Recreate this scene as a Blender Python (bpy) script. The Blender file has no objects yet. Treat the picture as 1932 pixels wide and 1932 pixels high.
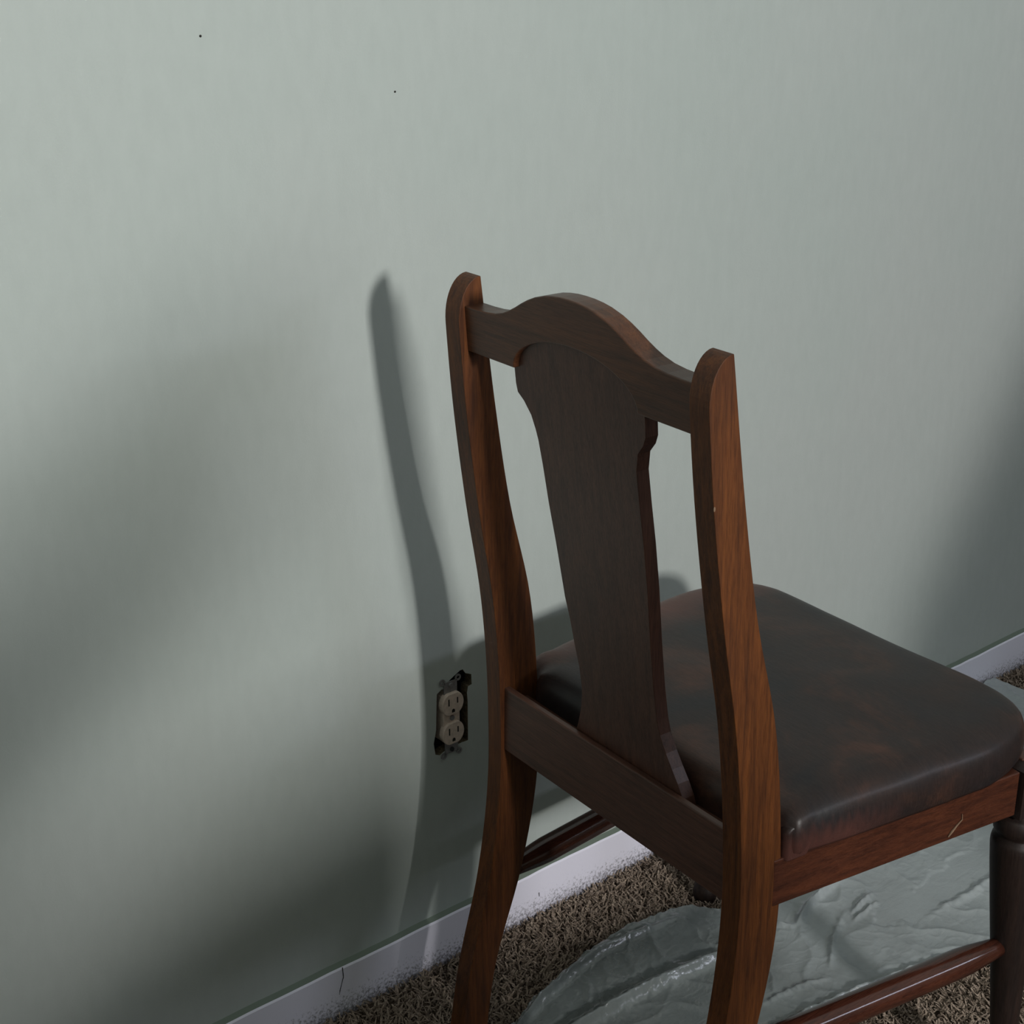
import bpy, bmesh, math, random
import numpy as np
from mathutils import Vector, Matrix, noise

random.seed(7)
S = bpy.context.scene
C = S.collection

# ------------------------------------------------------------------ camera
cam = bpy.data.cameras.new('camera')
cam.sensor_width = 36.0
cam.lens = 2906.87 / 1932 * 36.0
cam.clip_start = 0.02
co = bpy.data.objects.new('camera', cam)
C.objects.link(co)
FW = Vector((-0.718215, 0.592724, -0.364481))
RT = Vector((0.637593, 0.770365, -0.003607))
UP = Vector((-0.278645, 0.234981, 0.931204))
M = Matrix((RT, UP, -FW)).transposed().to_4x4()
M.translation = Vector((1.287992, -0.898625, 1.220526))
co.matrix_world = M
S.camera = co

# ------------------------------------------------------------------ light
S.view_settings.view_transform = 'Standard'
S.view_settings.look = 'None'
S.view_settings.gamma = 1
S.view_settings.use_curve_mapping = False
S.view_settings.exposure = 0.0
w = bpy.data.worlds.new('world')
S.world = w
w.use_nodes = True
bg = w.node_tree.nodes['Background']
bg.inputs[0].default_value = (0.92, 1.0, 0.94, 1)
bg.inputs[1].default_value = 0.38

WIN_X, WIN_Y, WIN_Z = 3.2, -0.37, 1.50        # small window opposite the green wall
WIN_W, WIN_H = 0.22, 0.30
kl = bpy.data.lights.new('window_daylight', 'AREA')
kl.shape = 'RECTANGLE'
kl.size = WIN_W
kl.size_y = WIN_H
kl.energy = 80
kl.color = (1.0, 0.985, 0.96)
ko = bpy.data.objects.new('window_daylight', kl)
C.objects.link(ko)
ko.location = (WIN_X + 0.06, WIN_Y, WIN_Z)
ko.rotation_euler = (math.radians(90), 0, math.radians(90))

# second window further along the same wall (cool sky light, low and wide)
W2 = (1.10, 2.75, 1.55, 1.79)                 # y0, y1, z0, z1
k2 = bpy.data.lights.new('window_skylight', 'AREA')
k2.shape = 'RECTANGLE'
k2.size = W2[1] - W2[0]
k2.size_y = W2[3] - W2[2]
k2.energy = 17
k2.color = (0.80, 0.84, 1.0)
k2o = bpy.data.objects.new('window_skylight', k2)
C.objects.link(k2o)
k2o.location = (WIN_X + 0.06, (W2[0] + W2[1]) / 2, (W2[2] + W2[3]) / 2)
k2o.rotation_euler = (math.radians(90), 0, math.radians(90))

# ------------------------------------------------------------------ helpers
def link(name, me, mats=None, parent=None):
    o = bpy.data.objects.new(name, me)
    C.objects.link(o)
    if mats is not None:
        for m in (mats if isinstance(mats, (list, tuple)) else [mats]):
            me.materials.append(m)
    if parent is not None:
        o.parent = parent
    return o

def obj(name, bm, mats=None, parent=None, smooth=False, bevel=0, seg=2, angle=35):
    bmesh.ops.recalc_face_normals(bm, faces=bm.faces)
    if smooth:
        for f in bm.faces:
            f.smooth = True
    me = bpy.data.meshes.new(name)
    bm.to_mesh(me)
    bm.free()
    o = link(name, me, mats, parent)
    if bevel:
        b = o.modifiers.new('bevel', 'BEVEL')
        b.width = bevel
        b.segments = seg
        b.limit_method = 'ANGLE'
        b.angle_limit = math.radians(angle)
        b.harden_normals = False
    return o

def add_box(bm, x0, x1, y0, y1, z0, z1):
    v = [bm.verts.new((x, y, z)) for x in (x0, x1) for y in (y0, y1) for z in (z0, z1)]
    for f in ((0, 1, 3, 2), (4, 6, 7, 5), (0, 4, 5, 1), (2, 3, 7, 6), (0, 2, 6, 4), (1, 5, 7, 3)):
        bm.faces.new([v[i] for i in f])
    return v

def add_prism(bm, pts_a, pts_b):
    """closed solid between two matching 3-D loops"""
    a = [bm.verts.new(p) for p in pts_a]
    b = [bm.verts.new(p) for p in pts_b]
    n = len(a)
    bm.faces.new(a)
    bm.faces.new(b[::-1])
    for i in range(n):
        bm.faces.new((a[i], b[i], b[(i + 1) % n], a[(i + 1) % n]))

def add_tube(bm, pts, radii, seg=20, caps=True):
    pts = [Vector(p) for p in pts]
    rings = []
    for i, p in enumerate(pts):
        t = (pts[min(i + 1, len(pts) - 1)] - pts[max(i - 1, 0)]).normalized()
        ref = Vector((0, 0, 1)) if abs(t.z) < 0.8 else Vector((1, 0, 0))
        u = t.cross(ref).normalized()
        v = t.cross(u).normalized()
        rings.append([bm.verts.new(p + radii[i] * (math.cos(k * 2 * math.pi / seg) * u + math.sin(k * 2 * math.pi / seg) * v)) for k in range(seg)])
    for a, b in zip(rings, rings[1:]):
        for k in range(seg):
            bm.faces.new((a[k], a[(k + 1) % seg], b[(k + 1) % seg], b[k]))
    if caps:
        bm.faces.new(rings[0])
        bm.faces.new(rings[-1][::-1])

def hermite(z, zn, v):
    m = np.gradient(v, zn)
    i = int(min(max(np.searchsorted(zn, z) - 1, 0), len(zn) - 2))
    h = zn[i + 1] - zn[i]
    t = (z - zn[i]) / h
    return float((2*t**3-3*t**2+1)*v[i] + (t**3-2*t**2+t)*h*m[i] + (-2*t**3+3*t**2)*v[i+1] + (t**3-t**2)*h*m[i+1])

def empty(name, label, cat, loc=(0, 0, 0), rz=0):
    o = bpy.data.objects.new(name, None)
    C.objects.link(o)
    o.empty_display_size = 0.05
    o.location = loc
    o.rotation_euler = (0, 0, rz)
    o['label'] = label
    o['category'] = cat
    return o

# ------------------------------------------------------------------ materials
class Mat:
    def __init__(self, name, rough=0.5, spec=0.5):
        self.m = bpy.data.materials.new(name)
        self.m.use_nodes = True
        self.nt = self.m.node_tree
        self.N = self.nt.nodes
        self.b = self.N['Principled BSDF']
        self.b.inputs['Roughness'].default_value = rough
        self.b.inputs['Specular IOR Level'].default_value = spec
        self.tc = self.N.new('ShaderNodeTexCoord')
    def L(self, a, b):
        self.nt.links.new(a, b)
    def noise(self, scale, detail=4, stretch=(1, 1, 1), rough=0.55, dist=0.0, loc=(0, 0, 0)):
        mp = self.N.new('ShaderNodeMapping')
        mp.inputs['Scale'].default_value = stretch
        mp.inputs['Location'].default_value = loc
        self.L(self.tc.outputs['Object'], mp.inputs[0])
        n = self.N.new('ShaderNodeTexNoise')
        n.inputs['Scale'].default_value = scale
        n.inputs['Detail'].default_value = detail
        n.inputs['Roughness'].default_value = rough
        n.inputs['Distortion'].default_value = dist
        self.L(mp.outputs[0], n.inputs['Vector'])
        return n.outputs['Fac']
    def ramp(self, fac, stops):
        r = self.N.new('ShaderNodeValToRGB')
        e = r.color_ramp.elements
        while len(e) < len(stops):
            e.new(0.5)
        for el, (p, c) in zip(e, stops):
            el.position = p
            el.color = tuple(c) + (1,) if len(c) == 3 else c
        self.L(fac, r.inputs[0])
        return r.outputs[0]
    def mix(self, fac, a, b, mode='MIX'):
        m = self.N.new('ShaderNodeMix')
        m.data_type = 'RGBA'
        m.blend_type = mode
        for sock, val in ((m.inputs[0], fac), (m.inputs[6], a), (m.inputs[7], b)):
            if hasattr(val, 'node'):
                self.L(val, sock)
            else:
                sock.default_value = val if isinstance(val, (int, float)) else tuple(val) + (1,) if len(val) == 3 else val
        return m.outputs[2]
    def bump(self, h, strength=0.2, dist=0.001, prev=None):
        b = self.N.new('ShaderNodeBump')
        b.inputs['Strength'].default_value = strength
        b.inputs['Distance'].default_value = dist
        self.L(h, b.inputs['Height'])
        if prev is not None:
            self.L(prev, b.inputs['Normal'])
        self.L(b.outputs[0], self.b.inputs['Normal'])
        return b.outputs[0]
    def color(self, c):
        if hasattr(c, 'node'):
            self.L(c, self.b.inputs['Base Color'])
        else:
            self.b.inputs['Base Color'].default_value = tuple(c) + (1,)

def wood(name, dark, mid, light, stretch, rough=0.38, spec=0.4, loc=(0, 0, 0), bump=0.12):
    m = Mat(name, rough, spec)
    n1 = m.noise(34, 5, stretch, 0.6, 0.6, loc)
    n2 = m.noise(150, 4, (stretch[0] * 1.6, stretch[1] * 1.6, stretch[2] * 1.6), 0.6, 0.2, loc)
    n3 = m.noise(5, 3, (1, 1, 1), 0.5, 0, loc)
    c1 = m.ramp(n1, [(0.30, dark), (0.50, mid), (0.72, light)])
    c2 = m.ramp(n2, [(0.38, (0.55, 0.5, 0.48)), (0.55, (1, 1, 1))])
    c = m.mix(0.7, c1, c2, 'MULTIPLY')
    c3 = m.ramp(n3, [(0.35, (0.82, 0.78, 0.76)), (0.65, (1.1, 1.05, 1.0))])
    m.color(m.mix(0.8, c, c3, 'MULTIPLY'))
    m.bump(n2, bump, 0.0006)
    return m.m

ZG = (5, 5, 0.22)      # grain runs along local Z
XG = (0.22, 5, 5)
YG = (5, 0.22, 5)
W_POST = wood('varnished_oak_upright', (0.056, 0.020, 0.008), (0.104, 0.035, 0.010), (0.155, 0.052, 0.013), ZG, rough=0.5, spec=0.3)
W_LEG = wood('dark_stained_leg_wood', (0.014, 0.010, 0.009), (0.022, 0.014, 0.012), (0.032, 0.019, 0.015), ZG, rough=0.5, spec=0.3)
W_RAIL = wood('stained_rail_wood', (0.055, 0.028, 0.020), (0.085, 0.040, 0.028), (0.11, 0.050, 0.034), XG)
W_SIDE = wood('stained_side_rail_wood', (0.044, 0.015, 0.009), (0.072, 0.023, 0.012), (0.10, 0.032, 0.015), YG)
W_CREST = wood('varnished_crest_wood', (0.058, 0.026, 0.014), (0.094, 0.038, 0.019), (0.130, 0.051, 0.021), XG)
W_SPLAT = wood('stained_splat_wood', (0.062, 0.030, 0.022), (0.090, 0.042, 0.030), (0.118, 0.054, 0.036), ZG)
W_STR = wood('polished_stretcher_wood', (0.040, 0.014, 0.010), (0.065, 0.022, 0.014), (0.09, 0.030, 0.017), YG, rough=0.14, spec=0.6, bump=0.02)

m = Mat('sage_green_wall_paint', 0.55, 0.35)
big = m.noise(1.3, 3)
c = m.ramp(big, [(0.35, (0.415, 0.462, 0.435)), (0.65, (0.440, 0.470, 0.448))])
roll = m.noise(70, 3, (1, 1, 0.4))
c = m.mix(0.5, c, m.ramp(roll, [(0.3, (0.95, 0.95, 0.95)), (0.7, (1.03, 1.03, 1.03))]), 'MULTIPLY')
m.color(c)
b1 = m.bump(m.noise(420, 3), 0.16, 0.0006)
m.bump(m.noise(45, 3), 0.10, 0.0015, b1)
M_WALL = m.m

m = Mat('old_plaster_edge', 0.9, 0.2)
m.color(m.ramp(m.noise(300, 4), [(0.35, (0.07, 0.055, 0.035)), (0.65, (0.16, 0.125, 0.08))]))
M_PLASTER = m.m

m = Mat('white_trim_paint', 0.45, 0.4)
# dust and scuffs gather on the lower part of the board (object z)
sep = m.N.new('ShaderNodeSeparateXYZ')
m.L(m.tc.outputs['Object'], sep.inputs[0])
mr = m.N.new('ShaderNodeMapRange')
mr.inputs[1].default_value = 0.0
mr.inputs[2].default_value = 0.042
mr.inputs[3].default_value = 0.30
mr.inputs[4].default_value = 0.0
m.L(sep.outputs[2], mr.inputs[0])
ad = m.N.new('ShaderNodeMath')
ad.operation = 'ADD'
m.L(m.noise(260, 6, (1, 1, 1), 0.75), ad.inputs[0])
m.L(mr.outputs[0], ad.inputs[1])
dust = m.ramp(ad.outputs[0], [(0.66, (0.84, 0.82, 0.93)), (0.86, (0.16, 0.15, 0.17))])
sp = m.ramp(m.noise(900, 2), [(0.74, (1, 1, 1)), (0.80, (0.45, 0.45, 0.5))])
m.color(m.mix(1.0, dust, sp, 'MULTIPLY'))
m.bump(m.noise(120, 4), 0.15, 0.001)
M_TRIM = m.m

m = Mat('painted_over_caulk', 0.6, 0.3)
m.color((0.20, 0.24, 0.20))
M_CAULK = m.m

m = Mat('brown_carpet_backing', 0.95, 0.1)
m.color(m.ramp(m.noise(260, 5, (1, 1, 1), 0.7), [(0.35, (0.035, 0.024, 0.018)), (0.65, (0.12, 0.088, 0.066))]))
m.bump(m.noise(260, 4), 0.8, 0.004)
M_FLOOR = m.m
m = Mat('brown_carpet_yarn', 0.85, 0.15)
m.color(m.ramp(m.noise(330, 3, (1, 1, 1), 0.7), [(0.30, (0.17, 0.13, 0.10)), (0.52, (0.29, 0.225, 0.175)), (0.72, (0.46, 0.37, 0.30))]))
M_PILE = m.m

m = Mat('worn_black_brown_leather', 0.40, 0.32)
patch = m.noise(9, 5, (1, 1, 1), 0.6, 0.4, (0.3, 0.1, 0))
c = m.ramp(patch, [(0.38, (0.017, 0.015, 0.016)), (0.54, (0.026, 0.017, 0.015)), (0.68, (0.060, 0.028, 0.019))])
fib = m.noise(90, 5, (1, 6, 1), 0.7)
c = m.mix(0.8, c, m.ramp(fib, [(0.35, (0.7, 0.7, 0.72)), (0.7, (1.35, 1.25, 1.2))]), 'MULTIPLY')
sepg = m.N.new('ShaderNodeSeparateXYZ')
m.L(m.tc.outputs['Object'], sepg.inputs[0])
def band(sock, a, b):
    q = m.N.new('ShaderNodeMapRange')
    q.inputs[1].default_value = a
    q.inputs[2].default_value = b
    q.clamp = True
    m.L(sock, q.inputs[0])
    return q.outputs[0]
def mul(a, b, op='MULTIPLY'):
    q = m.N.new('ShaderNodeMath')
    q.operation = op
    for s, v in ((q.inputs[0], a), (q.inputs[1], b)):
        if hasattr(v, 'node'):
            m.L(v, s)
        else:
            s.default_value = v
    return q.outputs[0]
# red-brown wear: along the left edge of the seat, and low on the right flank towards the back
wearL = band(mul(sepg.outputs[0], mul(m.noise(14, 4), 0.10), 'ADD'), -0.085, -0.165)
zz = mul(sepg.outputs[2], mul(m.noise(60, 4, (1, 2.5, 1)), 0.03), 'ADD')
wearR = mul(band(zz, 0.470, 0.446), band(mul(sepg.outputs[1], mul(m.noise(25, 4), 0.08), 'ADD'), 0.23, 0.15))
wearR = mul(wearR, band(sepg.outputs[0], 0.10, 0.16))
c = m.mix(mul(wearL, 0.75), c, (0.16, 0.058, 0.042))
c = m.mix(mul(wearR, 0.75), c, (0.095, 0.036, 0.028))
m.color(c)
bb = m.bump(m.noise(500, 3), 0.12, 0.0006)
m.bump(m.noise(60, 4, (1, 3, 1)), 0.12, 0.0015, bb)
M_LEATHER = m.m

m = Mat('scuff_mark', 0.8, 0.2)
m.color((0.20, 0.13, 0.085))
M_SCUFF = m.m

def film():
    m = Mat('clear_plastic_film', 0.15, 0.9)
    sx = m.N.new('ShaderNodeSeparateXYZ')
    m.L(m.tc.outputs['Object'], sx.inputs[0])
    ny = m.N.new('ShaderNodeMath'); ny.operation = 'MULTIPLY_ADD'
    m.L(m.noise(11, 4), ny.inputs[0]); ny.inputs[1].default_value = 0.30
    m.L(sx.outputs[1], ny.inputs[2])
    # paler towards far y: brightness of the window-lit part painted into the colour
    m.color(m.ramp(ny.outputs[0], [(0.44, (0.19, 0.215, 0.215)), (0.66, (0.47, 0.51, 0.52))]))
    m.bump(m.noise(240, 3, (1, 1, 1), 0.6, 0.8), 0.28, 0.0012, m.bump(m.noise(30, 3, (1.6, 0.7, 1), 0.55, 1.4), 0.25, 0.004))
    m.b.inputs['IOR'].default_value = 1.6
    tr = m.N.new('ShaderNodeBsdfTransparent')
    tr.inputs[0].default_value = (0.86, 0.89, 0.88, 1)
    mx = m.N.new('ShaderNodeMixShader')
    cloud = m.ramp(m.noise(7, 5, (1, 1, 1), 0.6, 0.5), [(0.35, (0.68, 0.68, 0.68)), (0.70, (0.86, 0.86, 0.86))])
    m.L(cloud, mx.inputs[0])
    m.L(tr.outputs[0], mx.inputs[1])
    m.L(m.b.outputs[0], mx.inputs[2])
    m.L(mx.outputs[0], m.N['Material Output'].inputs[0])
    return m.m
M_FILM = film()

def plain(name, col, rough=0.5, spec=0.4, metal=0.0, sc=200):
    m = Mat(name, rough, spec)
    m.color(m.ramp(m.noise(sc, 3), [(0.3, tuple(v * 0.82 for v in col)), (0.7, tuple(min(1, v * 1.12) for v in col))]))
    m.b.inputs['Metallic'].default_value = metal
    return m.m
M_IVORY = plain('ivory_outlet_plastic', (0.62, 0.50, 0.42), 0.4)
M_SLOT = plain('dark_slot', (0.012, 0.010, 0.009), 0.8)
M_STEEL = plain('dull_zinc_steel', (0.26, 0.25, 0.25), 0.5, 0.5, 0.5)
M_BOX = plain('dark_junction_box', (0.025, 0.026, 0.03), 0.7)
M_CURT = plain('plain_white_paint', (0.62, 0.62, 0.58), 0.8, 0.3, sc=8)

# ------------------------------------------------------------------ room
FZ = -0.006
def struct(o):
    o['kind'] = 'structure'
    return o

# green wall with the ragged cut-out behind the outlet
HOLE = [(0.0615, 0.3705), (0.0675, 0.3789), (0.0744, 0.3826), (0.0843, 0.3872), (0.0882, 0.3872), (0.092, 0.3811), (0.1008, 0.3767),
        (0.1011, 0.3632), (0.0956, 0.3624), (0.094, 0.3542), (0.0948, 0.3416), (0.0943, 0.2899), (0.0853, 0.2905), (0.0734, 0.2896),
        (0.0595, 0.2885), (0.0516, 0.2852), (0.0453, 0.2884), (0.0433, 0.3034), (0.0471, 0.3205), (0.0492, 0.3626), (0.0498, 0.3676), (0.0567, 0.3713)]
Y0, Y1, Z1 = -2.6, 3.2, 2.5
bm = bmesh.new()
outer = [(Y0, FZ), (Y1, FZ), (Y1, Z1), (Y0, Z1)]
def loop(pts, x):
    vs = [bm.verts.new((x, a, b)) for a, b in pts]
    es = [bm.edges.new((vs[i], vs[(i + 1) % len(vs)])) for i in range(len(vs))]
    return vs, es
TH = 0.10
vo, eo = loop(outer, 0.0)
vh, eh = loop(HOLE, 0.0)
bmesh.ops.triangle_fill(bm, edges=eo + eh, use_beauty=True)
vd, ed = loop(HOLE, -0.013)
n = len(HOLE)
rim = [bm.faces.new((vh[i], vh[(i + 1) % n], vd[(i + 1) % n], vd[i])) for i in range(n)]
vb, eb = loop(outer, -TH)
bm.faces.new(vb)
for i in range(4):
    bm.faces.new((vo[i], vo[(i + 1) % 4], vb[(i + 1) % 4], vb[i]))
for f in rim:
    f.material_index = 1
me = bpy.data.meshes.new('wall_left')
bmesh.ops.recalc_face_normals(bm, faces=bm.faces)
bm.to_mesh(me)
bm.free()
wall_left = struct(link('wall_left', me, [M_WALL, M_PLASTER]))

def box_struct(name, x0, x1, y0, y1, z0, z1, mat):
    b = bmesh.new()
    add_box(b, x0, x1, y0, y1, z0, z1)
    return struct(obj(name, b, mat))

floor = box_struct('floor', -TH, 3.4, Y0, Y1, -0.10, FZ, M_FLOOR)
box_struct('wall_front', 0.0, 3.4, Y0 - 0.1, Y0, FZ, Z1, M_WALL)
box_struct('wall_back', 0.0, 3.4, Y1, Y1 + 0.1, FZ, Z1, M_WALL)

# baseboard: slightly wavy top edge, painted top, dark paint bead
def wob(y):
    return 0.0012 * noise.noise(Vector((y * 9, 0.3, 0))) + 0.0008 * noise.noise(Vector((y * 40, 1.3, 0)))
bm = bmesh.new()
ys = np.linspace(Y0, Y1, 420)
T = 0.011
prev = None
for y in ys:
    zt = 0.0635 + wob(y)
    sec = [(0.0, FZ), (T, FZ), (T, zt - 0.002), (T - 0.002, zt), (0.0, zt + 0.001)]
    cur = [bm.verts.new((a, y, b)) for a, b in sec]
    if prev:
        for i in range(4):
            f = bm.faces.new((prev[i], cur[i], cur[i + 1], prev[i + 1]))
            if i == 3:
                f.material_index = 1
    prev = cur
baseboard = struct(obj('baseboard_left', bm, [M_TRIM, M_CAULK]))
bm = bmesh.new()
pts = [(T + 0.0002, -0.1057, 0.0640), (T + 0.0002, -0.1050, 0.0504), (T + 0.0002, -0.1080, 0.042), (T + 0.0002, -0.1105, 0.0342), (T + 0.0002, -0.1118, 0.0281)]
add_tube(bm, pts, [0.0006, 0.0006, 0.0004, 0.0005, 0.0002], 6)
obj('crack', bm, M_SLOT, baseboard)
bm = bmesh.new()
add_tube(bm, [(T + 0.0002, 0.198, 0.031), (T + 0.0002, 0.1985, 0.025)], [0.0006, 0.0004], 6)
obj('chip', bm, M_SLOT, baseboard)
for q, (yy, zz_, r) in enumerate([(-0.1955, 1.1155, 0.0013), (0.0158, 1.0521, 0.0012)]):
    bm = bmesh.new()
    bmesh.ops.create_icosphere(bm, subdivisions=2, radius=r, matrix=Matrix.Translation((0.0002, yy, zz_)) @ Matrix.Diagonal((0.3, 1, 0.9, 1)))
    obj('nail_hole', bm, M_SLOT, wall_left)

# wall with the two windows that light the room
a, b_, c_, d_ = WIN_Y - WIN_W / 2, WIN_Y + WIN_W / 2, WIN_Z - WIN_H / 2, WIN_Z + WIN_H / 2
bm = bmesh.new()
XA, XB = WIN_X, WIN_X + 0.12
add_box(bm, XA, XB, Y0, a, FZ, Z1)
add_box(bm, XA, XB, a, b_, FZ, c_)
add_box(bm, XA, XB, a, b_, d_, Z1)
add_box(bm, XA, XB, b_, W2[0], FZ, Z1)
add_box(bm, XA, XB, W2[0], W2[1], FZ, W2[2])
add_box(bm, XA, XB, W2[0], W2[1], W2[3], Z1)
add_box(bm, XA, XB, W2[1], Y1, FZ, Z1)
struct(obj('wall_right', bm, M_CURT))
def window_frame(name, a, b_, c_, d_, t_):
    bm = bmesh.new()
    add_box(bm, XA - 0.02, XA, a - t_, a, c_ - t_, d_ + t_)
    add_box(bm, XA - 0.02, XA, b_, b_ + t_, c_ - t_, d_ + t_)
    add_box(bm, XA - 0.02, XA, a, b_, c_ - t_, c_)
    add_box(bm, XA - 0.02, XA, a, b_, d_, d_ + t_)
    struct(obj(name, bm, M_TRIM))
window_frame('window_1', a, b_, c_, d_, 0.05)
window_frame('window_2', W2[0], W2[1], W2[2], W2[3], 0.045)

# unseen blockers added between window and chair; sloped edges shade the green wall
def slab(name, poly, x, th, mat):
    b = bmesh.new()
    add_prism(b, [(x, p[0], p[1]) for p in poly], [(x + th, p[0], p[1]) for p in poly])
    return struct(obj(name, b, mat))
slab('light_blocker_1', [(-2.2, FZ), (-0.16, FZ), (-0.16, 0.955), (-0.35, 0.93), (-2.2, 0.18)], 1.70, 0.05, M_CURT)
slab('light_blocker_2', [(0.235, FZ), (0.49, FZ), (0.49, 1.23), (0.245, 0.85)], 1.70, 0.05, M_CURT)
slab('light_blocker_3', [(-0.255, 1.15), (-0.255, 1.185), (-0.40, 1.111), (-2.0, 0.30), (-2.0, 0.05), (-0.57, 0.84), (-0.41, 0.99)], 1.70, 0.045, M_CURT)

# ------------------------------------------------------------------ carpet pile
def carpet(name, regions, spacing, seed):
    rng = np.random.default_rng(seed)
    P = []
    for x0, x1, y0, y1 in regions:
        nx, ny = int((x1 - x0) / spacing), int((y1 - y0) / spacing)
        gx, gy = np.meshgrid(np.linspace(x0, x1, nx), np.linspace(y0, y1, ny))
        q = np.stack([gx.ravel(), gy.ravel()], 1)
        q += rng.uniform(-spacing * 0.6, spacing * 0.6, q.shape)
        P.append(q)
    P = np.concatenate(P)
    P = P[P[:, 0] > T + 0.0015]
    n = len(P)
    ang = rng.uniform(0, 2 * np.pi, n)
    # slow swirl in the lie of the pile
    lean = 0.005 + rng.uniform(0, 0.006, n)
    dirx, diry = np.cos(ang) * lean, np.sin(ang) * lean
    dirx -= 0.0005
    h = rng.uniform(0.006, 0.0105, n)
    wd = rng.uniform(0.0010, 0.0017, n)
    wa = rng.uniform(0, 2 * np.pi, n)
    wx, wy = np.cos(wa) * wd, np.sin(wa) * wd
    V = np.zeros((n, 6, 3))
    for k, (t, ww, hh) in enumerate(((0.0, 0.8, 0.0), (0.45, 1.0, 0.62), (1.0, 0.55, 1.0))):
        cx = P[:, 0] + dirx * t ** 1.4
        cy = P[:, 1] + diry * t ** 1.4
        cz = -0.0058 + h * hh
        V[:, 2 * k, 0], V[:, 2 * k, 1], V[:, 2 * k, 2] = cx - wx * ww, cy - wy * ww, cz
        V[:, 2 * k + 1, 0], V[:, 2 * k + 1, 1], V[:, 2 * k + 1, 2] = cx + wx * ww, cy + wy * ww, cz
    V[:, :, 0] = np.maximum(V[:, :, 0], T + 0.0003)
    F = np.array([[0, 1, 3, 2], [2, 3, 5, 4]])
    F = (F[None] + np.arange(n)[:, None, None] * 6).reshape(-1)
    me = bpy.data.meshes.new(name)
    me.vertices.add(n * 6)
    me.vertices.foreach_set('co', V.reshape(-1))
    me.loops.add(len(F))
    me.loops.foreach_set('vertex_index', F.astype(np.int32))
    me.polygons.add(n * 2)
    me.polygons.foreach_set('loop_start', np.arange(0, len(F), 4, dtype=np.int32))
    me.update(calc_edges=True)
    o = link(name, me, M_PILE)
    o['kind'] = 'stuff'
    o.parent = floor
    return o
carpet('carpet_pile', [(0.0, 0.30, -0.50, 0.62), (0.30, 0.80, 0.05, 0.75), (0.0, 0.22, 0.62, 1.45)], 0.0032, 5)

# ------------------------------------------------------------------ plastic sheet
def interp(y, tab):
    xs, vs = zip(*tab)
    return float(np.interp(y, xs, vs))
LEFT = [(-0.20, 0.225), (0.03, 0.163), (0.067, 0.148), (0.133, 0.130), (0.209, 0.116), (0.26, 0.1155), (0.32, 0.121), (0.355, 0.133), (0.372, 0.160), (0.40, 0.168), (0.46, 0.150), (0.7, 0.105), (0.95, 0.060), (1.18, 0.016), (1.30, 0.014)]
RIGHT = [(-0.20, 0.29), (0.10, 0.325), (0.254, 0.364), (0.346, 0.384), (0.46, 0.408), (0.60, 0.442), (1.0, 0.50), (1.30, 0.56)]
RIDGES = [  # (polyline xy, height, width)
    ([(0.182, 0.000), (0.172, 0.030), (0.152, 0.078), (0.138, 0.145), (0.131, 0.195), (0.136, 0.252), (0.141, 0.325)], 0.0125, 0.0042),
    ([(0.216, -0.05), (0.218, 0.03), (0.218, 0.097), (0.219, 0.174), (0.223, 0.224), (0.230, 0.30), (0.245, 0.36)], 0.0160, 0.0062),
    ([(0.206, -0.02), (0.207, 0.06), (0.208, 0.18), (0.214, 0.24)], 0.0052, 0.0024),
    ([(0.252, 0.424), (0.236, 0.465), (0.227, 0.505), (0.22, 0.56)], 0.0110, 0.0040),
    ([(0.252, 0.424), (0.225, 0.40), (0.20, 0.37)], 0.006, 0.004),
    ([(0.307, 0.80), (0.319, 0.667), (0.318, 0.555), (0.309, 0.501)], -0.006, 0.016),
    ([(0.345, 0.80), (0.352, 0.667), (0.345, 0.57)], 0.005, 0.006),
    ([(0.268, 0.56), (0.276, 0.52), (0.280, 0.50)], 0.006, 0.003),
    ([(0.284, 0.55), (0.290, 0.51), (0.292, 0.49)], 0.005, 0.0025),
    ([(0.325, 0.26), (0.33, 0.33), (0.345, 0.38)], 0.004, 0.004),
    ([(0.27, 0.50), (0.30, 0.44), (0.335, 0.39)], 0.005, 0.004),
    ([(0.352, 0.20), (0.376, 0.35), (0.400, 0.46), (0.434, 0.60)], 0.008, 0.0035)]
def segdist(px, py, pl):
    best = np.full(px.shape, 9.0)
    frac = np.zeros(px.shape)
    k = 0
    for (ax, ay), (bx, by) in zip(pl, pl[1:]):
        dx, dy = bx - ax, by - ay
        t = np.clip(((px - ax) * dx + (py - ay) * dy) / (dx * dx + dy * dy), 0, 1)
        d = np.hypot(px - ax - t * dx, py - ay - t * dy)
        frac = np.where(d < best, (k + t) / (len(pl) - 1), frac)
        best = np.minimum(best, d)
        k += 1
    return best, np.sin(np.pi * np.clip(frac, 0.001, 0.999)) ** 0.6
NY, NX = 900, 190
gx = np.zeros((NY, NX))
gy = np.zeros((NY, NX))
for j, yv in enumerate(np.linspace(-0.20, 1.205, NY)):
    l = interp(yv, LEFT) + 0.0022 * noise.noise(Vector((yv * 60, 0, 0))) + 0.003 * noise.noise(Vector((yv * 18, 4, 0)))
    r = interp(yv, RIGHT) + 0.003 * noise.noise(Vector((yv * 60, 9, 0))) + 0.004 * noise.noise(Vector((yv * 20, 5, 0)))
    gx[j] = np.linspace(l, r, NX)
    gy[j] = yv + (gx[j] - 0.02) * 0.12 * max(0, (yv - 0.8) / 0.4)
gz = np.full((NY, NX), 0.0062)
near = np.zeros((NY, NX))
for pl, h, wdt in RIDGES:
    d, tap = segdist(gx, gy, pl)
    gz += tap * h * np.exp(-np.abs(d / wdt) ** 1.5)
    near = np.maximum(near, tap * np.exp(-(d / (1.6 * wdt)) ** 2))
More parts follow.
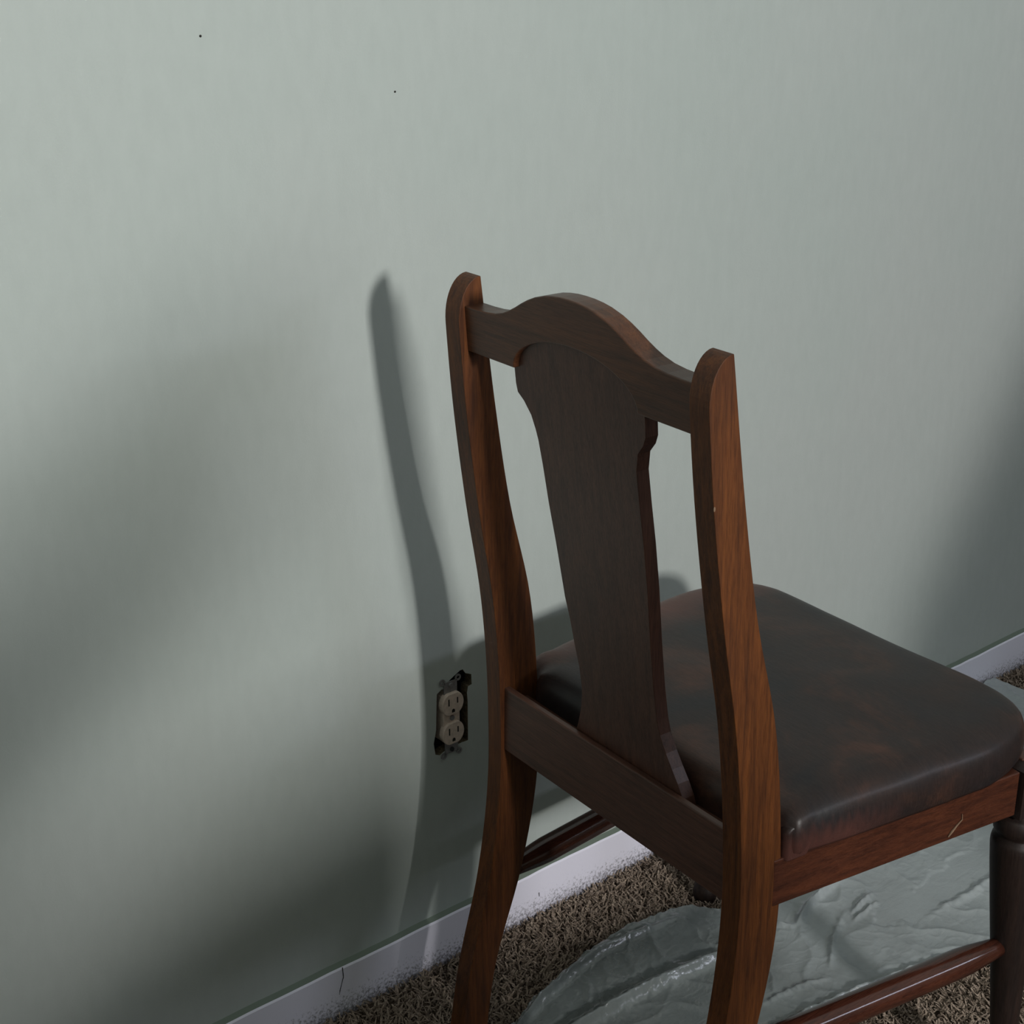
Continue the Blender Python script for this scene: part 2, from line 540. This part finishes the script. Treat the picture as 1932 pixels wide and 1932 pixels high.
for j in range(NY):
    for i in range(NX):
        p = Vector((gx[j, i], gy[j, i], 0))
        v = 1 - abs(noise.noise(p * 16)) * 2
        u = 1 - abs(noise.noise(p * 48 + Vector((3, 7, 0)))) * 2
        q = noise.noise(p * 130 + Vector((1, 2, 5)))
        edge = math.exp(-i / 8.0) + math.exp(-(NX - 1 - i) / 7.0)
        crk = 0.5 + 0.5 * noise.noise(p * 9 + Vector((5, 5, 0)))
        gz[j, i] += 0.0022 * max(v, 0) ** 3 + 0.0009 * crk * max(u, 0) ** 5 + 0.0002 * q + 0.0025 * noise.noise(p * 5) + 0.0022 * near[j, i] * noise.noise(p * 120) + edge * 0.0030 * (0.5 + noise.noise(p * 110))
gz = np.maximum(gz, 0.0055)
me = bpy.data.meshes.new('plastic_sheet')
verts = np.stack([gx.ravel(), gy.ravel(), gz.ravel()], 1)
faces = []
for j in range(NY - 1):
    for i in range(NX - 1):
        k = j * NX + i
        faces.append((k, k + 1, k + NX + 1, k + NX))
me.from_pydata(verts.tolist(), [], faces)
me.polygons.foreach_set('use_smooth', [True] * len(faces))
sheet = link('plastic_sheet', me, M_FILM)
sheet['label'] = 'crumpled clear plastic dust sheet spread on the carpet under the chair'
sheet['category'] = 'plastic sheet'

# ------------------------------------------------------------------ wall outlet
OY, OZ = 0.0684, 0.3312
out = empty('wall_outlet', 'ivory duplex wall outlet without cover plate in a ragged wall cut-out', 'outlet', (0, OY, OZ))
def bx(name, x0, x1, y0, y1, z0, z1, mat, parent, bevel=0.0, bmx=None):
    b = bmesh.new()
    add_box(b, x0, x1, y0, y1, z0, z1)
    return obj(name, b, mat, parent, bevel=bevel)
# junction box: five thin sides, open to the room
bm = bmesh.new()
add_box(bm, -0.060, -0.058, -0.027, 0.036, -0.049, 0.058)
add_box(bm, -0.058, -0.0135, -0.027, -0.025, -0.049, 0.058)
add_box(bm, -0.058, -0.0135, 0.034, 0.036, -0.049, 0.058)
add_box(bm, -0.058, -0.0135, -0.025, 0.034, -0.049, -0.047)
add_box(bm, -0.058, -0.0135, -0.025, 0.034, 0.056, 0.058)
obj('junction_box', bm, M_BOX, out)
def face_outline(hw, hh, n=28):
    pts = []
    for k in range(n):
        t = 2 * math.pi * k / n
        pts.append((hw * math.cos(t), max(-hh, min(hh, hw * 1.02 * math.sin(t)))))
    return pts
def rdisc(b, cy, cz, hw, hh, x0, x1):
    p = face_outline(hw, hh)
    ded = []
    for q in p:
        if not ded or (abs(q[0] - ded[-1][0]) + abs(q[1] - ded[-1][1])) > 1e-5:
            ded.append(q)
    add_prism(b, [(x0, cy + a, cz + c) for a, c in ded], [(x1, cy + a, cz + c) for a, c in ded])
# body with both faces
bm = bmesh.new()
add_box(bm, -0.020, 0.0030, -0.0120, 0.0120, -0.030, 0.030)
body = obj('receptacle_body', bm, M_IVORY, out, bevel=0.0008)
for s in (1, -1):
    b = bmesh.new()
    rdisc(b, 0, s * 0.01945, 0.0157, 0.0140, -0.002, 0.0065)
    fo = obj('socket_face', b, M_IVORY, out, bevel=0.0008)
    for (sy, sh) in ((-0.00635, 0.0045), (0.00635, 0.0038)):
        bx('slot', 0.0058, 0.00665, sy - 0.0009, sy + 0.0009, s * 0.01945 + 0.0035 - sh, s * 0.01945 + 0.0035 + sh, M_SLOT, fo)
    b = bmesh.new()
    gp = [(0.0022 * math.cos(t), 0.0024 * math.sin(t)) for t in np.linspace(0, math.pi, 9)] + [(-0.0022, -0.0022), (0.0022, -0.0022)]
    add_prism(b, [(0.0058, a, s * 0.01945 - 0.0085 + c) for a, c in gp], [(0.00665, a, s * 0.01945 - 0.0085 + c) for a, c in gp])
    obj('ground_hole', b, M_SLOT, fo)
b = bmesh.new()
add_tube(b, [(0.0030, 0, 0), (0.0046, 0, 0)], [0.0032, 0.0032], 16)
obj('screw', b, M_STEEL, out)
# metal strap with the mounting ears, each ear a small ring
def ring(b, cy, cz, r0, r1, x0, x1, n=18):
    A = [[b.verts.new((x, cy + r * math.cos(2 * math.pi * k / n), cz + r * math.sin(2 * math.pi * k / n))) for k in range(n)] for x, r in ((x0, r0), (x0, r1), (x1, r1), (x1, r0))]
    for i in range(4):
        for k in range(n):
            b.faces.new((A[i][k], A[i][(k + 1) % n], A[(i + 1) % 4][(k + 1) % n], A[(i + 1) % 4][k]))
for s in (1, -1):
    bm = bmesh.new()
    add_box(bm, 0.0004, 0.0018, -0.0095, 0.0095, min(s * 0.030, s * 0.0475), max(s * 0.030, s * 0.0475))
    for e in (1, -1):
        ring(bm, e * 0.0115, s * 0.0490, 0.0020, 0.0042, 0.0004, 0.0018)
    obj('mounting_strap', bm, M_STEEL, out)
for s in (1, -1):
    b = bmesh.new()
    add_tube(b, [(0.0015, 0, s * 0.0428), (0.0036, 0, s * 0.0428)], [0.0030, 0.0026], 14)
    obj('screw', b, M_BOX if s < 0 else M_STEEL, out)

# ------------------------------------------------------------------ chair
AZ = -0.0600146
chair = empty('dining_chair', 'dark wooden dining chair with an arched crest, shaped splat and worn leather seat', 'chair', (0.336975, 0, 0), AZ)
H = 0.9027
ZK = np.array([0.0, 0.1083, 0.2257, 0.343, 0.4513, 0.5597, 0.668, 0.7763, 0.9027])
RK = np.array([-0.0623, -0.0452, -0.0164, -0.0015, -0.0019, -0.0113, -0.03, -0.0453, -0.0571])
GK = np.array([0.0363, 0.0355, 0.0437, 0.0504, 0.0492, 0.0464, 0.038, 0.034, 0.0281])
TW = 0.0235
def post_w(z):
    return 0.1936 + (0.1807 - 0.1936) * min(max((z / H - 0.45) / 0.55, 0), 1)
def post_rf(z):
    r = hermite(z, ZK, RK)
    return r, r + hermite(z, ZK, GK)

def rear_post(sgn):
    bm = bmesh.new()
    zs = list(np.linspace(0, H - 0.045, 46)) + [H - 0.045 + 0.045 * math.sin(t) for t in np.linspace(0.12, math.pi / 2 * 0.97, 12)]
    prev = None
    for z in zs:
        r, f = post_rf(z)
        if z > H - 0.045:
            s = (z - (H - 0.045)) / 0.045
            r = r + (f - r) * (1 - math.sqrt(max(0, 1 - s * s)))
        w_ = post_w(z)
        xo, xi = sgn * w_, sgn * (w_ - TW)
        cur = [bm.verts.new(p) for p in ((xo, r, z), (xi, r, z), (xi, f, z), (xo, f, z))]
        if prev:
            for i in range(4):
                bm.faces.new((prev[i], prev[(i + 1) % 4], cur[(i + 1) % 4], cur[i]))
        else:
            bm.faces.new(cur)
        prev = cur
    bm.faces.new(prev)
    for e in bm.edges:
        pass
    return obj('rear_post', bm, W_POST, chair, bevel=0.0016, seg=3)
lp = rear_post(-1)
rp = rear_post(1)
bm = bmesh.new()
r_, f_ = post_rf(0.780)
bmesh.ops.create_icosphere(bm, subdivisions=2, radius=0.0012, matrix=Matrix.Translation((post_w(0.78) - 0.0003, r_ + 0.0006, 0.7795)) @ Matrix.Diagonal((0.6, 0.8, 2.0, 1)))
obj('chip', bm, M_SCUFF, rp)['label'] = 'pale chip on the back edge'

# crest rail: arched top; the back is scooped for the splat
CY = lambda z: -0.0434 - 0.0881 * (z - 0.8326)
TOPH = [(0.0, 0.9136), (0.011, 0.9133), (0.022, 0.9122), (0.033, 0.9103), (0.047, 0.9063), (0.058, 0.9018), (0.068, 0.8968), (0.078, 0.8912), (0.088, 0.8862), (0.098, 0.8822), (0.110, 0.8790), (0.124, 0.8773), (0.140, 0.8766), (0.170, 0.8766)]
top = [(-x, z) for x, z in TOPH[::-1]] + TOPH[1:]
ZB = 0.8326
arch = [(0.086 * math.cos(t), ZB + 0.0385 * math.sin(t)) for t in np.linspace(0, math.pi, 25)]
bm = bmesh.new()
front = top + [(0.170, ZB), (-0.170, ZB)]
add_prism(bm, [(x, CY(z) + 0.008, z) for x, z in front], [(x, CY(z) + 0.0225, z) for x, z in front])
back = top + [(0.170, ZB)] + arch + [(-0.170, ZB)]
add_prism(bm, [(x, CY(z), z) for x, z in back], [(x, CY(z) + 0.008, z) for x, z in back])
bmesh.ops.remove_doubles(bm, verts=bm.verts, dist=1e-6)
# drop the two coincident inner sheets where both layers meet
crest = obj('crest_rail', bm, W_CREST, chair, bevel=0.0012, seg=2)

# splat
SP = lambda z: 0.014 + (-0.037 - 0.014) * (z - 0.44) / (0.83 - 0.44)
SL = [(-0.0895, 0.873), (-0.0900, 0.838), (-0.0935, 0.8322), (-0.0941, 0.8153), (-0.0928, 0.8069), (-0.0844, 0.8002), (-0.0755, 0.7885), (-0.0709, 0.7756), (-0.0685, 0.7656), (-0.0657, 0.7414), (-0.0626, 0.7023), (-0.0579, 0.6628), (-0.0528, 0.6073), (-0.0484, 0.585), (-0.0454, 0.5585), (-0.0415, 0.5345), (-0.0410, 0.5082), (-0.0455, 0.4855), (-0.053, 0.4647), (-0.060, 0.4498), (-0.066, 0.438)]
SR = [(0.0884, 0.873), (0.0884, 0.846), (0.0884, 0.8326), (0.0884, 0.8269), (0.0873, 0.8106), (0.0835, 0.8020), (0.0755, 0.7927), (0.0715, 0.775), (0.0721, 0.7418), (0.0735, 0.7047), (0.0735, 0.6589), (0.0715, 0.6046), (0.0709, 0.5577), (0.0721, 0.5250), (0.0745, 0.5099), (0.0810, 0.4930), (0.0880, 0.4786), (0.095, 0.4658), (0.101, 0.452), (0.104, 0.438)]
bm = bmesh.new()
zs = sorted(set([z for _, z in SL] + [z for _, z in SR] + list(np.linspace(0.438, 0.873, 60))))
Lz, Lx = zip(*sorted((z, x) for x, z in SL))
Rz, Rx = zip(*sorted((z, x) for x, z in SR))
prev = None
TS = 0.014
for z in zs:
    xl = float(np.interp(z, Lz, Lx))
    xr = float(np.interp(z, Rz, Rx))
    y = SP(z)
    cur = [bm.verts.new(p) for p in ((xl, y, z), (xr, y, z), (xr, y + TS, z), (xl, y + TS, z))]
    if prev:
        for i in range(4):
            bm.faces.new((prev[i], prev[(i + 1) % 4], cur[(i + 1) % 4], cur[i]))
    else:
        bm.faces.new(cur)
    prev = cur
bm.faces.new(prev)
splat = obj('back_splat', bm, W_SPLAT, chair, bevel=0.0011, seg=2)

# seat rails
ZR = 0.3815
def rail(name, a, b, th, z0, z1, mat, side=1):
    a, b = Vector((a[0], a[1], 0)), Vector((b[0], b[1], 0))
    d = (b - a).normalized()
    nrm = Vector((-d.y, d.x, 0)) * th * side
    bm = bmesh.new()
    q = [a, b, b + nrm, a + nrm]
    add_prism(bm, [(v.x, v.y, z0) for v in q], [(v.x, v.y, z1) for v in q])
    return obj(name, bm, mat, chair, bevel=0.0012)
rail('back_rail', (-0.172, 0.004), (0.172, 0.004), 0.0075, ZR, 0.456, W_RAIL)
ZS = 0.3745
srl = rail('side_rail', (-0.1936, 0.040), (-0.2290, 0.345), 0.020, ZS, 0.424, W_SIDE, -1)
srr = rail('side_rail', (0.1936, 0.040), (0.2290, 0.345), 0.020, ZS, 0.424, W_SIDE, 1)
rail('front_rail', (-0.215, 0.388), (0.215, 0.388), 0.020, ZS, 0.424, W_RAIL, -1)
# shoe strip that carries the foot of the splat
bm = bmesh.new()
add_box(bm, -0.170, 0.170, 0.0115, 0.034, ZR + 0.005, 0.438)
obj('shoe', bm, W_RAIL, chair)
bm = bmesh.new()
sc = [(0.2205, 0.270, 0.4005), (0.2208, 0.2705, 0.394), (0.2200, 0.264, 0.389), (0.2195, 0.258, 0.384), (0.2190, 0.254, 0.3795)]
add_tube(bm, [(x + 0.0006, y, z) for x, y, z in sc], [0.0003, 0.0006, 0.0009, 0.0013, 0.0006], 6)
obj('scuff', bm, M_SCUFF, srr)['label'] = 'pale scuff on the outer face'

# front legs: square block at the rail, ring, groove, then a long taper
def front_leg(s):
    bm = bmesh.new()
    cx, cy = s * 0.2130, 0.369
    add_box(bm, cx - 0.0195, cx + 0.0195, cy - 0.0195, cy + 0.0195, 0.368, 0.422)
    T0, T1 = Vector((s * 0.2170, 0.371, 0.368)), Vector((s * 0.2350, 0.377, 0.0))
    prof = [(0.368, 0.0165), (0.365, 0.0170), (0.3635, 0.0225), (0.361, 0.0252), (0.350, 0.0256), (0.3445, 0.0252), (0.3415, 0.0225), (0.3385, 0.0220), (0.3355, 0.0255), (0.331, 0.0268), (0.325, 0.0272), (0.300, 0.0262), (0.25, 0.0232), (0.20, 0.0200), (0.15, 0.0170), (0.10, 0.0145), (0.05, 0.0130), (0.022, 0.0125), (0.018, 0.0150), (0.008, 0.0165), (0.0, 0.0155)]
    zs_, rs = [], []
    for z, r in prof:
        zs_.append(T0.lerp(T1, (0.368 - z) / 0.368))
        rs.append(r)
    rings = []
    for p, r in zip(zs_, rs):
        rings.append([bm.verts.new((p.x + r * math.cos(k * math.pi / 16), p.y + r * math.sin(k * math.pi / 16), p.z)) for k in range(32)])
    for a, b in zip(rings, rings[1:]):
        for k in range(32):
            f = bm.faces.new((a[k], a[(k + 1) % 32], b[(k + 1) % 32], b[k]))
            f.smooth = True
    bm.faces.new(rings[0])
    bm.faces.new(rings[-1][::-1])
    return obj('front_leg', bm, W_LEG, chair)
front_leg(-1)
front_leg(1)

def stretcher(s, z):
    r, f = post_rf(z)
    a = Vector((s * (0.1936 - TW / 2), f - 0.006, z))
    b = Vector((s * 0.2235, 0.358, z))
    bm = bmesh.new()
    pts, rad = [], []
    for t in np.linspace(0, 1, 25):
        pts.append(a.lerp(b, t))
        rad.append(0.0095 + 0.0055 * min(1, math.sin(math.pi * min(max(t, 0.0), 1)) * 2.2))
    add_tube(bm, pts, rad, 24)
    return obj('side_stretcher', bm, W_STR, chair, smooth=True)
stretcher(-1, 0.2175)
stretcher(1, 0.2075)

# leather seat
def seat():
    base = [(-0.165, 0.046), (-0.1955, 0.058), (-0.1975, 0.075), (-0.206, 0.124), (-0.2150, 0.195), (-0.2225, 0.263), (-0.2255, 0.300), (-0.2215, 0.337), (-0.211, 0.368), (-0.194, 0.389), (-0.172, 0.399), (-0.145, 0.402), (-0.07, 0.4005), (0.0, 0.400), (0.07, 0.4005), (0.145, 0.402),
            (0.172, 0.399), (0.194, 0.389), (0.212, 0.368), (0.2235, 0.337), (0.2285, 0.300), (0.2255, 0.263), (0.2180, 0.195), (0.2095, 0.124), (0.2015, 0.075), (0.1990, 0.058), (0.165, 0.046)]
    # back edge, notched forward round the posts is under them; runs just ahead of the splat
    back = [(0.150, 0.036), (0.08, 0.034), (0.0, 0.034), (-0.08, 0.034), (-0.150, 0.036)]
    P = [Vector((x, y, 0)) for x, y in base + back]
    # resample finely
    n = len(P)
    pts = []
    for i in range(n):
        p0, p1, p2, p3 = P[i - 1], P[i], P[(i + 1) % n], P[(i + 2) % n]
        seg = max(2, int((p2 - p1).length / 0.010))
        for k in range(seg):
            t = k / seg
            pts.append(0.5 * ((2 * p1) + (p2 - p0) * t + (2 * p0 - 5 * p1 + 4 * p2 - p3) * t * t + (3 * p1 - p0 - 3 * p2 + p3) * t ** 3))
    cen = Vector((0, 0.21, 0))
    bm = bmesh.new()
    rings = []
    ks = [0.04, 0.15, 0.3, 0.45, 0.6, 0.72, 0.81, 0.87, 0.905, 0.935, 0.96, 0.98, 0.993, 1.0]
    for k in ks:
        rg = []
        for p in pts:
            q = cen + (p - cen) * k
            z = 0.474 + 0.009 * (1 - k ** 2.2)
            if k > 0.87:
                s = (k - 0.87) / 0.13
                z -= 0.020 * (1 - math.sqrt(max(0, 1 - s * s)))
            z += 0.0010 * noise.noise(Vector((q.x * 22, q.y * 22, 0)))
            # soft dip at the rear right fold
            z -= 0.006 * math.exp(-((q.x - 0.17) ** 2 + (q.y - 0.07) ** 2) / 0.0010)
            rg.append(bm.verts.new((q.x, q.y, z)))
        rings.append(rg)
    for zz_, off in ((0.447, 1.006), (0.436, 1.006), (0.428, 1.0), (0.424, 0.992)):
        rg = []
        for i, p in enumerate(pts):
            q = cen + (p - cen) * (off + 0.003 * noise.noise(Vector((p.x * 60, p.y * 60, zz_ * 30))))
            rg.append(bm.verts.new((q.x, q.y, zz_)))
        rings.append(rg)
    N_ = len(pts)
    for a, b in zip(rings, rings[1:]):
        for k in range(N_):
            bm.faces.new((a[k], a[(k + 1) % N_], b[(k + 1) % N_], b[k]))
    bm.faces.new(rings[0])
    bm.faces.new(rings[-1][::-1])
    return obj('seat', bm, M_LEATHER, chair, smooth=True)
st = seat()
# folded leather flap where the cover is cut round the right post
bm = bmesh.new()
fo_ = [(0.1965, 0.050, 0.450), (0.1990, 0.056, 0.455), (0.2010, 0.066, 0.456), (0.2030, 0.076, 0.448), (0.2035, 0.080, 0.436), (0.2030, 0.074, 0.4215), (0.1990, 0.056, 0.4190), (0.1965, 0.050, 0.4190)]
add_prism(bm, fo_, [(x - 0.012, y, z) for x, y, z in fo_])
obj('leather_fold', bm, M_LEATHER, st, bevel=0.004, seg=4, smooth=True)
